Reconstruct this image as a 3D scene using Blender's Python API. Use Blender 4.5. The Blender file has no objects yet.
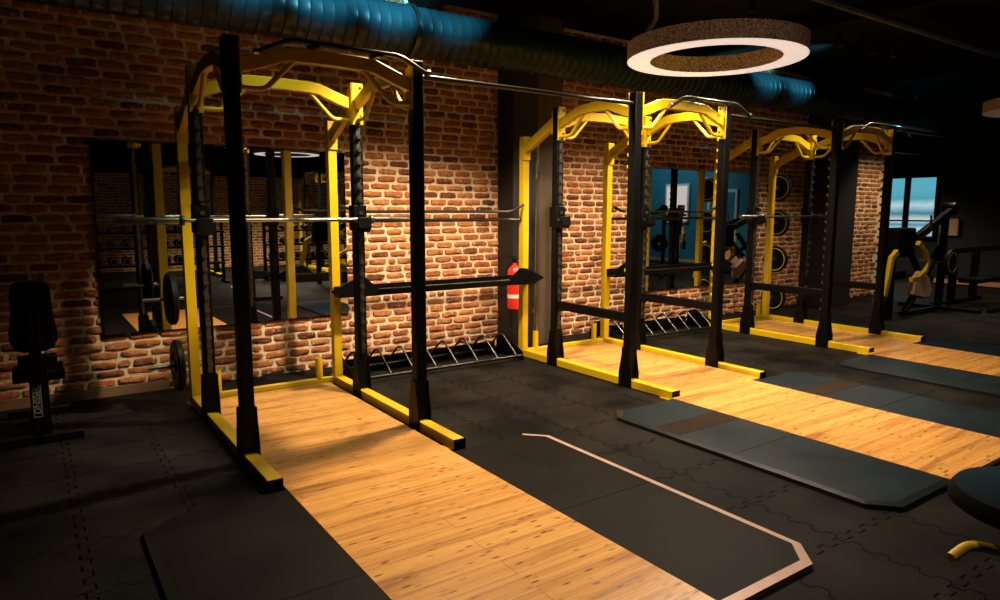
import bpy, bmesh, math, random
from mathutils import Vector, Matrix
random.seed(7)
PI = math.pi
C = bpy.context.scene.collection
scene = bpy.context.scene

# ------------------------------------------------------------------ materials
def new_mat(name):
    m = bpy.data.materials.new(name); m.use_nodes = True
    nt = m.node_tree; b = nt.nodes['Principled BSDF']
    return m, nt, b
def N(nt, t, **k):
    n = nt.nodes.new(t)
    for a, v in k.items(): setattr(n, a, v)
    return n
def math_n(nt, op, a, b=None, c=None):
    n = nt.nodes.new('ShaderNodeMath'); n.operation = op
    for i, v in enumerate((a, b, c)):
        if v is None: continue
        if isinstance(v, (int, float)): n.inputs[i].default_value = v
        else: nt.links.new(v, n.inputs[i])
    return n.outputs[0]
def mix_c(nt, fac, a, b):
    n = nt.nodes.new('ShaderNodeMix'); n.data_type = 'RGBA'
    if isinstance(fac, (int, float)): n.inputs[0].default_value = fac
    else: nt.links.new(fac, n.inputs[0])
    for i, v in ((6, a), (7, b)):
        if isinstance(v, tuple): n.inputs[i].default_value = (*v, 1)
        else: nt.links.new(v, n.inputs[i])
    return n.outputs[2]
def ramp(nt, src, stops):
    r = nt.nodes.new('ShaderNodeValToRGB'); e = r.color_ramp.elements
    while len(e) > 1: e.remove(e[0])
    e[0].position = stops[0][0]; e[0].color = (*stops[0][1], 1)
    for p, c in stops[1:]:
        x = e.new(p); x.color = (*c, 1)
    nt.links.new(src, r.inputs[0]); return r.outputs[0]
def coords(nt, scale=(1, 1, 1), kind='Object'):
    t = N(nt, 'ShaderNodeTexCoord'); mp = N(nt, 'ShaderNodeMapping'); mp.inputs['Scale'].default_value = scale
    nt.links.new(t.outputs[kind], mp.inputs[0]); return mp.outputs[0]
def noise(nt, vec, sc, det=3, rough=.5):
    n = N(nt, 'ShaderNodeTexNoise'); n.inputs['Scale'].default_value = sc; n.inputs['Detail'].default_value = det
    n.inputs['Roughness'].default_value = rough; nt.links.new(vec, n.inputs['Vector']); return n.outputs['Fac']
def bump(nt, b, h, strength=.3, dist=.01):
    n = N(nt, 'ShaderNodeBump'); n.inputs['Strength'].default_value = strength; n.inputs['Distance'].default_value = dist
    nt.links.new(h, n.inputs['Height']); nt.links.new(n.outputs[0], b.inputs['Normal'])

def simple(name, col, rough=.5, metal=0., var=.12, nscale=9, bmp=.03, spec=.5):
    m, nt, b = new_mat(name)
    v = coords(nt); f = noise(nt, v, nscale, 4)
    c = mix_c(nt, f, tuple(x*(1-var) for x in col), tuple(min(1, x*(1+var)) for x in col))
    nt.links.new(c, b.inputs['Base Color'])
    b.inputs['Metallic'].default_value = metal; b.inputs['Specular IOR Level'].default_value = spec
    r = math_n(nt, 'MULTIPLY_ADD', f, .18, rough-.09); nt.links.new(r, b.inputs['Roughness'])
    if bmp: bump(nt, b, noise(nt, v, 90, 2), bmp, .004)
    return m
def emit(name, col, s):
    m, nt, b = new_mat(name)
    b.inputs['Base Color'].default_value = (*[min(.8, c) for c in col], 1)
    b.inputs['Emission Color'].default_value = (*col, 1); b.inputs['Emission Strength'].default_value = s
    return m

def perforated(name, col, rough, hole, metal=0., step=.1, r=.011, spec=.45):
    """painted steel tube with bolt holes down its sides"""
    m, nt, b = new_mat(name)
    t = N(nt, 'ShaderNodeTexCoord'); s = N(nt, 'ShaderNodeSeparateXYZ'); nt.links.new(t.outputs['Object'], s.inputs[0])
    z = math_n(nt, 'SUBTRACT', math_n(nt, 'FRACT', math_n(nt, 'DIVIDE', s.outputs[2], step)), .5)
    z = math_n(nt, 'MULTIPLY', z, step)
    g = N(nt, 'ShaderNodeNewGeometry'); sn = N(nt, 'ShaderNodeSeparateXYZ'); nt.links.new(g.outputs['Normal'], sn.inputs[0])
    isx = math_n(nt, 'GREATER_THAN', math_n(nt, 'ABSOLUTE', sn.outputs[0]), .7)
    h = math_n(nt, 'MULTIPLY', isx, s.outputs[1])
    h = math_n(nt, 'ADD', h, math_n(nt, 'MULTIPLY', math_n(nt, 'SUBTRACT', 1, isx), 9.))
    d = math_n(nt, 'SQRT', math_n(nt, 'ADD', math_n(nt, 'MULTIPLY', z, z), math_n(nt, 'MULTIPLY', h, h)))
    hm = math_n(nt, 'LESS_THAN', d, r)
    f = noise(nt, t.outputs['Object'], 7, 4)
    c = mix_c(nt, f, tuple(x*.88 for x in col), tuple(min(1, x*1.08) for x in col))
    nt.links.new(mix_c(nt, hm, c, hole), b.inputs['Base Color'])
    nt.links.new(math_n(nt, 'MULTIPLY_ADD', f, .2, rough-.1), b.inputs['Roughness'])
    b.inputs['Metallic'].default_value = metal; b.inputs['Specular IOR Level'].default_value = spec
    bump(nt, b, math_n(nt, 'SUBTRACT', 1, hm), .5, .004)
    return m

def brick_mat(name, axes='XZ', dim=1.0):
    m, nt, b = new_mat(name)
    t = N(nt, 'ShaderNodeTexCoord'); s = N(nt, 'ShaderNodeSeparateXYZ'); nt.links.new(t.outputs['Object'], s.inputs[0])
    cx = N(nt, 'ShaderNodeCombineXYZ')
    nt.links.new(s.outputs['XYZ'.index(axes[0])], cx.inputs[0]); nt.links.new(s.outputs['XYZ'.index(axes[1])], cx.inputs[1])
    base = cx.outputs[0]
    def warp(vec, sc, amt, seed):
        n = N(nt, 'ShaderNodeTexNoise'); n.inputs['Scale'].default_value = sc; n.inputs['Detail'].default_value = 3
        ad = N(nt, 'ShaderNodeVectorMath', operation='ADD'); ad.inputs[1].default_value = (seed, seed*2, 0); nt.links.new(base, ad.inputs[0])
        nt.links.new(ad.outputs[0], n.inputs['Vector'])
        sb = N(nt, 'ShaderNodeVectorMath', operation='SUBTRACT'); sb.inputs[1].default_value = (.5, .5, .5); nt.links.new(n.outputs['Color'], sb.inputs[0])
        ml = N(nt, 'ShaderNodeVectorMath', operation='MULTIPLY'); ml.inputs[1].default_value = (amt, amt*.75, 0); nt.links.new(sb.outputs[0], ml.inputs[0])
        a2 = N(nt, 'ShaderNodeVectorMath', operation='ADD'); nt.links.new(vec, a2.inputs[0]); nt.links.new(ml.outputs[0], a2.inputs[1])
        return a2.outputs[0]
    v = warp(warp(base, 5, .06, 3.), 16, .05, 9.)
    bt = N(nt, 'ShaderNodeTexBrick'); nt.links.new(v, bt.inputs['Vector'])
    bt.offset = .5; bt.squash = .82; bt.squash_frequency = 3
    for k, x in (('Scale', 1), ('Mortar Size', .0155), ('Mortar Smooth', .5), ('Bias', 0.), ('Brick Width', .235), ('Row Height', .076)):
        bt.inputs[k].default_value = x
    bt.inputs['Color1'].default_value = (0, 0, 0, 1); bt.inputs['Color2'].default_value = (1, 1, 1, 1); bt.inputs['Mortar'].default_value = (.5, .5, .5, 1)
    fac = bt.outputs['Fac']
    tone = ramp(nt, bt.outputs['Color'], [(0., (.16, .05, .022)), (.22, (.36, .11, .038)), (.5, (.50, .17, .055)), (.78, (.60, .24, .085)), (1., (.40, .20, .09))])
    big = noise(nt, base, 38, 5, .7)
    tone = mix_c(nt, math_n(nt, 'MULTIPLY', ramp(nt, big, [(.42, (0, 0, 0)), (.62, (1, 1, 1))]), .55), tone, (.07, .028, .016))
    spots = ramp(nt, noise(nt, base, 60, 4, .7), [(.6, (0, 0, 0)), (.72, (1, 1, 1))])
    tone = mix_c(nt, math_n(nt, 'MULTIPLY', spots, .35), tone, (.6, .4, .25))
    mort = mix_c(nt, noise(nt, base, 30, 4, .6), (.40, .27, .16), (.98, .78, .52))
    edge = ramp(nt, math_n(nt, 'ADD', fac, math_n(nt, 'MULTIPLY', math_n(nt, 'SUBTRACT', noise(nt, base, 55, 4, .7), .5), 1.3)), [(.35, (0, 0, 0)), (.6, (1, 1, 1))])
    col = mix_c(nt, edge, tone, mort)
    if dim != 1.0:
        col = mix_c(nt, dim, (0.02, .015, .012), col)
    nt.links.new(col, b.inputs['Base Color']); b.inputs['Roughness'].default_value = .88
    b.inputs['Specular IOR Level'].default_value = .2
    hgt = math_n(nt, 'ADD', math_n(nt, 'MULTIPLY', math_n(nt, 'SUBTRACT', 1, edge), .75), math_n(nt, 'MULTIPLY', noise(nt, base, 45, 5, .65), .7))
    bump(nt, b, hgt, 1., .028)
    return m

def wood_mat():
    m, nt, b = new_mat('bamboo_boards')
    t = N(nt, 'ShaderNodeTexCoord'); v0 = t.outputs['Object']
    s = N(nt, 'ShaderNodeSeparateXYZ'); nt.links.new(v0, s.inputs[0])
    # boards run across the platform (x); strips .02 wide, boards .12 wide
    sw = N(nt, 'ShaderNodeTexBrick'); nt.links.new(v0, sw.inputs['Vector'])
    for k, x in (('Scale', 1), ('Mortar Size', .0006), ('Mortar Smooth', .3), ('Brick Width', .95), ('Row Height', .021)): sw.inputs[k].default_value = x
    sw.inputs['Color1'].default_value = (0, 0, 0, 1); sw.inputs['Color2'].default_value = (1, 1, 1, 1); sw.inputs['Mortar'].default_value = (.3, .3, .3, 1); sw.offset = .37
    bd = N(nt, 'ShaderNodeTexBrick'); nt.links.new(v0, bd.inputs['Vector'])
    for k, x in (('Scale', 1), ('Mortar Size', .002), ('Mortar Smooth', .3), ('Brick Width', 30.), ('Row Height', .128)): bd.inputs[k].default_value = x
    bd.inputs['Color1'].default_value = (0, 0, 0, 1); bd.inputs['Color2'].default_value = (1, 1, 1, 1); bd.inputs['Mortar'].default_value = (0, 0, 0, 1)
    base = ramp(nt, sw.outputs['Color'], [(0, (.29, .12, .028)), (.3, (.45, .215, .052)), (.7, (.54, .28, .075)), (1, (.63, .35, .11))])
    tone = ramp(nt, noise(nt, coords(nt, (.35, 5.5, 1)), 1.6, 4, .6), [(.36, (.16, .06, .014)), (.45, (.48, .235, .058)), (.7, (.62, .345, .10))])
    c = mix_c(nt, .55, base, tone)
    grain = noise(nt, coords(nt, (4, 160, 1)), 1, 4, .6)
    c = mix_c(nt, math_n(nt, 'MULTIPLY', grain, .28), c, (.3, .12, .03))
    vo = N(nt, 'ShaderNodeTexVoronoi'); nt.links.new(coords(nt, (9, 30, 1)), vo.inputs['Vector']); vo.inputs['Scale'].default_value = 1.
    dots = ramp(nt, vo.outputs['Distance'], [(.14, (1, 1, 1)), (.27, (0, 0, 0))])
    keep = ramp(nt, noise(nt, v0, 4.5, 2), [(.38, (0, 0, 0)), (.52, (1, 1, 1))])
    c = mix_c(nt, math_n(nt, 'MULTIPLY', math_n(nt, 'MULTIPLY', dots, keep), .9), c, (.11, .035, .008))
    c = mix_c(nt, math_n(nt, 'MULTIPLY', bd.outputs['Fac'], .85), c, (.12, .05, .02))
    nt.links.new(c, b.inputs['Base Color'])
    nt.links.new(math_n(nt, 'MULTIPLY_ADD', grain, .12, .22), b.inputs['Roughness'])
    b.inputs['Specular IOR Level'].default_value = .45
    bump(nt, b, grain, .05, .002)
    return m

def floor_mat():
    """black rubber tiles .5 m with interlocking jigsaw edges"""
    m, nt, b = new_mat('rubber_jigsaw_tiles')
    t = N(nt, 'ShaderNodeTexCoord'); s = N(nt, 'ShaderNodeSeparateXYZ'); nt.links.new(t.outputs['Object'], s.inputs[0])
    X, Y = s.outputs[0], s.outputs[1]
    def sq(u):       # soft square wave: the teeth of the jigsaw
        w = math_n(nt, 'SINE', math_n(nt, 'MULTIPLY', u, 2*PI/.125))
        w = math_n(nt, 'MULTIPLY', w, 3.2)
        return math_n(nt, 'MAXIMUM', math_n(nt, 'MINIMUM', w, 1), -1)
    def seam(u, w, off):
        p = math_n(nt, 'ADD', math_n(nt, 'SUBTRACT', u, off), math_n(nt, 'MULTIPLY', sq(w), .019))
        f = math_n(nt, 'ABSOLUTE', math_n(nt, 'SUBTRACT', math_n(nt, 'FRACT', math_n(nt, 'MULTIPLY', p, 2)), .5))
        return math_n(nt, 'SUBTRACT', .5, f)      # 0 at the seam, in half metres
    d = math_n(nt, 'MINIMUM', seam(X, Y, 3.115), seam(Y, X, -3.713))
    line = ramp(nt, d, [(.007, (1, 1, 1)), (.016, (0, 0, 0))])
    worn = noise(nt, t.outputs['Object'], 1.6, 5, .6)
    fine = noise(nt, t.outputs['Object'], 160, 3, .7)
    col = ramp(nt, worn, [(.35, (.002, .0025, .003)), (.68, (.016, .0135, .012))])
    col = mix_c(nt, ramp(nt, fine, [(.58, (0, 0, 0)), (.75, (.7, .7, .7))]), col, (.03, .025, .022))
    col = mix_c(nt, line, col, (.001, .001, .001))
    nt.links.new(col, b.inputs['Base Color'])
    nt.links.new(math_n(nt, 'MULTIPLY_ADD', worn, .25, .45), b.inputs['Roughness']); b.inputs['Specular IOR Level'].default_value = .055
    hh = math_n(nt, 'ADD', math_n(nt, 'MULTIPLY', math_n(nt, 'SUBTRACT', 1, line), .8), math_n(nt, 'MULTIPLY', fine, .25))
    bump(nt, b, hh, 1., .008)
    return m

def mat_mat(name, lo, hi, rough, spec=.06):
    m, nt, b = new_mat(name)
    v = coords(nt); w = noise(nt, v, 3, 5, .6); f = noise(nt, v, 140, 3, .7)
    nt.links.new(mix_c(nt, ramp(nt, f, [(.6, (0, 0, 0)), (.8, (.5, .5, .5))]), mix_c(nt, w, lo, hi), (.02, .018, .017)), b.inputs['Base Color'])
    nt.links.new(math_n(nt, 'MULTIPLY_ADD', w, .2, rough-.1), b.inputs['Roughness'])
    b.inputs['Specular IOR Level'].default_value = spec
    bump(nt, b, f, .25, .003)
    return m

def felt_mat():
    m, nt, b = new_mat('speckled_felt')
    v = coords(nt); f = noise(nt, v, 75, 3, .8)
    nt.links.new(ramp(nt, f, [(.38, (.12, .08, .065)), (.5, (.42, .3, .24)), (.6, (.9, .72, .6))]), b.inputs['Base Color'])
    b.inputs['Roughness'].default_value = .95; bump(nt, b, f, .5, .006)
    return m

M = {}
def brick_unit():
    m, nt, b = new_mat('worn_brick'); t = N(nt, 'ShaderNodeTexCoord'); v = t.outputs['Object']
    g = N(nt, 'ShaderNodeNewGeometry')
    tone = ramp(nt, g.outputs['Random Per Island'], [(0., (.10, .034, .019)), (.13, (.21, .064, .028)), (.3, (.36, .11, .037)), (.6, (.46, .155, .05)), (.85, (.53, .21, .075)), (1., (.34, .165, .085))])
    n1 = noise(nt, v, 17, 6, .72)
    tone = mix_c(nt, math_n(nt, 'MULTIPLY', ramp(nt, n1, [(.50, (0, 0, 0)), (.66, (1, 1, 1))]), .7), tone, (.09, .035, .02))
    n2 = noise(nt, v, 29, 6, .75)
    tone = mix_c(nt, math_n(nt, 'MULTIPLY', ramp(nt, n2, [(.56, (0, 0, 0)), (.66, (1, 1, 1))]), .75), tone, (.85, .62, .40))
    nt.links.new(tone, b.inputs['Base Color']); b.inputs['Roughness'].default_value = .85; b.inputs['Specular IOR Level'].default_value = .2
    bump(nt, b, noise(nt, v, 55, 6, .75), .9, .014)
    return m
def mortar_mat():
    m, nt, b = new_mat('lime_mortar'); t = N(nt, 'ShaderNodeTexCoord'); v = t.outputs['Object']
    c = mix_c(nt, noise(nt, v, 14, 5, .7), (.62, .43, .26), (1., .86, .62))
    d = ramp(nt, noise(nt, v, 45, 5, .7), [(.34, (1, 1, 1)), (.45, (0, 0, 0))])
    c = mix_c(nt, math_n(nt, 'MULTIPLY', d, .7), c, (.2, .12, .07))
    nt.links.new(c, b.inputs['Base Color']); b.inputs['Roughness'].default_value = .95; b.inputs['Specular IOR Level'].default_value = .1
    bump(nt, b, noise(nt, v, 60, 6, .7), 1., .015)
    return m
M['brick_unit'] = brick_unit(); M['mortar'] = mortar_mat()
M['brick_far'] = brick_mat('old_brick_far', 'XZ')
M['wood'] = wood_mat()
M['floor'] = floor_mat()
M['mat'] = mat_mat('rubber_mat', (.002, .002, .0024), (.0085, .0075, .007), .5)
M['mat_teal_sheen'] = mat_mat('rubber_mat_teal_sheen', (.0015, .006, .0095), (.003, .011, .0175), .4, .36)  # part of the teal light sheen is mixed into the mat colour
M['trim'] = simple('mat_edge_trim', (.42, .29, .25), .4, .3, .15, 20, .02)
M['trim_dark'] = simple('mat_edge_dark', (.007, .0085, .010), .32, .0, .2, 20, .02, .35)
M['yellow'] = simple('yellow_powder_coat', (.55, .365, .006), .38, 0, .06, 6, .04)
M['yellow_holes'] = perforated('yellow_perforated', (.55, .365, .006), .38, (.01, .008, .004))
M['black'] = simple('black_powder_coat', (.0022, .0024, .0027), .42, 0, .2, 12, 0, .12)
M['black_holes'] = perforated('black_perforated', (.0026, .0026, .0027), .45, (.0005, .0005, .0005), 0, .1, .010, .12)
M['steel'] = simple('brushed_steel', (.30, .295, .28), .3, 1., .08, 6, 0)
M['dark_steel'] = simple('dark_steel', (.055, .053, .05), .32, .9, .1, 6, 0)
M['tooth'] = simple('zinc_hook', (.12, .11, .1), .35, .8, .1, 30, .0)
M['rubber'] = simple('bumper_rubber', (.003, .003, .0035), .55, 0, .2, 20, .05, .15)
M['yellow_ring'] = simple('yellow_print', (.7, .62, .03), .5, 0, .05, 10, 0)
M['leather'] = simple('black_vinyl', (.0025, .003, .0035), .75, 0, .2, 40, .12, .05)
M['tan'] = simple('tan_vinyl', (.6, .38, .25), .5, 0, .1, 20, .05)
M['red'] = simple('red_enamel', (.62, .025, .018), .25, 0, .06, 8, .01)
M['label_white'] = simple('white_label', (.75, .73, .68), .5, 0, .05, 30, 0)
M['hose'] = simple('black_hose', (.012, .012, .012), .4, 0, .1, 30, .05)
M['duct'] = simple('galvanised_duct', (.0055, .0175, .023), .36, .0, .2, 5, .03, .3)
M['concrete'] = simple('brown_concrete', (.07, .047, .029), .75, 0, .25, 5, .3)
M['skirting'] = simple('brown_skirting', (.16, .09, .05), .7, 0, .2, 9, .1)
M['wood_skirting'] = simple('orange_wood_skirting', (.55, .28, .12), .6, 0, .2, 9, .1)
M['cladding'] = simple('black_cladding', (.006, .0055, .005), .6, 0, .2, 6, .1)
M['ceiling'] = simple('black_ceiling', (.002, .0025, .003), .95, 0, .3, 4, .3, .1)
M['cable_paint'] = simple('dark_pipe_paint', (.06, .07, .075), .5, .3, .2, 8, .03)
M['teal_wall'] = simple('teal_paint', (.02, .16, .22), .7, 0, .1, 3, .05)
M['dark_wall'] = simple('dark_navy_wall', (.005, .011, .016), .75, 0, .15, 3, .05)
M['white_paint'] = simple('white_door_paint', (.7, .62, .58), .5, 0, .05, 4, .02)
M['felt'] = felt_mat()
M['diffuser'] = emit('lamp_diffuser', (1.0, .86, .80), .62)
M['diffuser_off'] = emit('lamp_diffuser_dim', (.8, .75, .7), .02)
M['screen'] = emit('lit_screen', (.1, .5, .7), .25)
m, nt, b = new_mat('mirror_glass')
b.inputs['Metallic'].default_value = 1; b.inputs['Roughness'].default_value = .004
b.inputs['Base Color'].default_value = (.72, .76, .76, 1)
vv = coords(nt); nt.links.new(mix_c(nt, noise(nt, vv, 2, 2), (.85, .88, .88), (.9, .92, .92)), b.inputs['Base Color'])
M['mirror'] = m
# daylight windows: teal-white glow with a soft pattern of what lies outside
m, nt, b = new_mat('window_daylight')
t = N(nt, 'ShaderNodeTexCoord'); s = N(nt, 'ShaderNodeSeparateXYZ'); nt.links.new(t.outputs['Object'], s.inputs[0])
zz = math_n(nt, 'ADD', s.outputs[2], math_n(nt, 'MULTIPLY', noise(nt, t.outputs['Object'], 3, 3), .1))
c = ramp(nt, math_n(nt, 'DIVIDE', zz, 1.25), [(.0, (.05, .3, .42)), (.22, (.5, .8, .9)), (.3, (.08, .3, .4)), (.38, (.75, .85, .9)), (.52, (.05, .25, .36)), (.68, (.55, .8, .86)), (.8, (.1, .42, .52)), (1., (.12, .5, .62))])
nt.links.new(c, b.inputs['Emission Color']); b.inputs['Emission Strength'].default_value = .8
b.inputs['Base Color'].default_value = (.02, .03, .04, 1); b.inputs['Roughness'].default_value = .1
M['window'] = m
m, nt, b = new_mat('ceramic_white_pane')
b.inputs['Emission Color'].default_value = (1, .78, .72, 1); b.inputs['Emission Strength'].default_value = .55
b.inputs['Base Color'].default_value = (.3, .25, .22, 1)
M['pane_pink'] = m

# ------------------------------------------------------------------ mesh builder
def world_loc(o):
    v = Vector((0, 0, 0))
    while o: v += o.location; o = o.parent
    return v
class MB:
    def __init__(s): s.bm = bmesh.new()
    def _add(s, vs, fs):
        bv = [s.bm.verts.new(v) for v in vs]
        for f in fs:
            try: s.bm.faces.new([bv[i] for i in f])
            except ValueError: pass
        return s
    def box(s, x0, x1, y0, y1, z0, z1, M_=None):
        vs = [Vector((x, y, z)) for x in (x0, x1) for y in (y0, y1) for z in (z0, z1)]
        if M_ is not None: vs = [M_ @ v for v in vs]
        return s._add(vs, [(0, 1, 3, 2), (4, 6, 7, 5), (0, 4, 5, 1), (2, 3, 7, 6), (0, 2, 6, 4), (1, 5, 7, 3)])
    def beam(s, p0, p1, w, h, up=(0, 0, 1)):
        """box beam from p0 to p1, w across, h in the up direction"""
        p0, p1 = Vector(p0), Vector(p1); d = (p1-p0).normalized(); up = Vector(up)
        r = d.cross(up).normalized(); u = r.cross(d).normalized()
        vs = [p+r*a*w/2+u*c*h/2 for p in (p0, p1) for a in (-1, 1) for c in (-1, 1)]
        return s._add(vs, [(0, 1, 3, 2), (4, 6, 7, 5), (0, 4, 5, 1), (2, 3, 7, 6), (0, 2, 6, 4), (1, 5, 7, 3)])
    def prism(s, poly, axis, a0, a1):
        """poly: 2-D points in the two other axes (in xyz order)"""
        ax = 'xyz'.index(axis); n = len(poly)
        def P(p, a):
            q = list(p); q.insert(ax, a); return Vector(q)
        vs = [P(p, a0) for p in poly]+[P(p, a1) for p in poly]
        return s._add(vs, [tuple(range(n)), tuple(range(2*n-1, n-1, -1))]+[(i, i+n, (i+1) % n+n, (i+1) % n) for i in range(n)])
    def ribbon(s, path, w, h, side):
        """rectangular tube swept along a path; side = constant sideways direction"""
        side = Vector(side).normalized(); path = [Vector(p) for p in path]; vs = []; n = len(path)
        for i, p in enumerate(path):
            d = (path[min(i+1, n-1)]-path[max(i-1, 0)]).normalized(); u = side.cross(d).normalized()
            vs += [p+side*a*w/2+u*c*h/2 for a, c in ((-1, -1), (1, -1), (1, 1), (-1, 1))]
        fs = [(0, 3, 2, 1), (4*n-4, 4*n-3, 4*n-2, 4*n-1)]
        for i in range(n-1):
            for k in range(4): fs.append((4*i+k, 4*i+(k+1) % 4, 4*i+4+(k+1) % 4, 4*i+4+k))
        return s._add(vs, fs)
    def tube(s, path, r, n=10, bend=0.0):
        path = [Vector(p) for p in path]
        if bend:
            out = [path[0]]
            for i in range(1, len(path)-1):
                a, p, c = path[i-1], path[i], path[i+1]
                l = min(bend, (a-p).length*.45, (c-p).length*.45)
                q0 = p+(a-p).normalized()*l; q1 = p+(c-p).normalized()*l
                for k in range(6):
                    t = k/5; out.append(q0*(1-t)**2+p*2*t*(1-t)+q1*t*t)
            out.append(path[-1]); path = out
        m = len(path); vs = []; ref = None
        rs = r if isinstance(r, (list, tuple)) else [r]*m
        for i, p in enumerate(path):
            d = (path[min(i+1, m-1)]-path[max(i-1, 0)]).normalized()
            if ref is None:
                ref = d.orthogonal().normalized()
            ref = (ref-d*ref.dot(d)).normalized(); q = d.cross(ref)
            vs += [p+(ref*math.cos(2*PI*k/n)+q*math.sin(2*PI*k/n))*rs[i] for k in range(n)]
        fs = [tuple(range(n-1, -1, -1)), tuple(range((m-1)*n, m*n))]
        for i in range(m-1):
            for k in range(n): fs.append((i*n+k, i*n+(k+1) % n, i*n+n+(k+1) % n, i*n+n+k))
        return s._add(vs, fs)
    def lathe(s, prof, c, axis='z', n=28, closed=False):
        """prof: (radius, height) along axis from centre c"""
        c = Vector(c); vs = []; m = len(prof)
        A = {'x': (Vector((0, 1, 0)), Vector((0, 0, 1)), Vector((1, 0, 0))), 'y': (Vector((0, 0, 1)), Vector((1, 0, 0)), Vector((0, 1, 0))), 'z': (Vector((1, 0, 0)), Vector((0, 1, 0)), Vector((0, 0, 1)))}[axis]
        for r, h in prof:
            vs += [c+(A[0]*math.cos(2*PI*k/n)+A[1]*math.sin(2*PI*k/n))*r+A[2]*h for k in range(n)]
        fs = []
        for i in range(m if closed else m-1):
            j = (i+1) % m
            for k in range(n): fs.append((i*n+k, i*n+(k+1) % n, j*n+(k+1) % n, j*n+k))
        if not closed:
            if prof[0][0] > 1e-6: fs.append(tuple(range(n-1, -1, -1)))
            if prof[-1][0] > 1e-6: fs.append(tuple(range((m-1)*n, m*n)))
        return s._add(vs, fs)
    def build(s, name, mat, parent=None, bevel=0, smooth=True, sub=0):
        bm = s.bm
        bmesh.ops.remove_doubles(bm, verts=bm.verts, dist=1e-6)
        bmesh.ops.recalc_face_normals(bm, faces=bm.faces)
        if parent is None:
            xs = [v.co for v in bm.verts]
            off = Vector(((min(v.x for v in xs)+max(v.x for v in xs))/2, (min(v.y for v in xs)+max(v.y for v in xs))/2, min(v.z for v in xs)))
        else: off = world_loc(parent)
        for v in bm.verts: v.co -= off
        me = bpy.data.meshes.new(name); bm.to_mesh(me); bm.free()
        me.materials.append(mat)
        if smooth:
            for p in me.polygons: p.use_smooth = True
            me.set_sharp_from_angle(angle=math.radians(38))
        o = bpy.data.objects.new(name, me); C.objects.link(o)
        if parent is None: o.location = off
        else: o.parent = parent
        if bevel:
            md = o.modifiers.new('Bevel', 'BEVEL'); md.width = bevel; md.segments = 2; md.limit_method = 'ANGLE'; md.angle_limit = math.radians(40)
        if sub:
            md = o.modifiers.new('Subsurf', 'SUBSURF'); md.levels = sub; md.render_levels = sub
        return o
def tag(o, label=None, cat=None, group=None, kind=None):
    if label: o['label'] = label
    if cat: o['category'] = cat
    if group: o['group'] = group
    if kind: o['kind'] = kind
    return o
def empty(name, loc, label, cat, group=None):
    o = bpy.data.objects.new(name, None); C.objects.link(o); o.location = loc; o.empty_display_size = .1
    return tag(o, label, cat, group)
def copy_tree(o, parent=None):
    c = o.copy(); C.objects.link(c)
    if parent: c.parent = parent
    for ch in list(o.children): copy_tree(ch, c)
    return c
def struct(o): o['kind'] = 'structure'; return o

# ------------------------------------------------------------------ the room
WY = .15; CZ = 3.7
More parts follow.
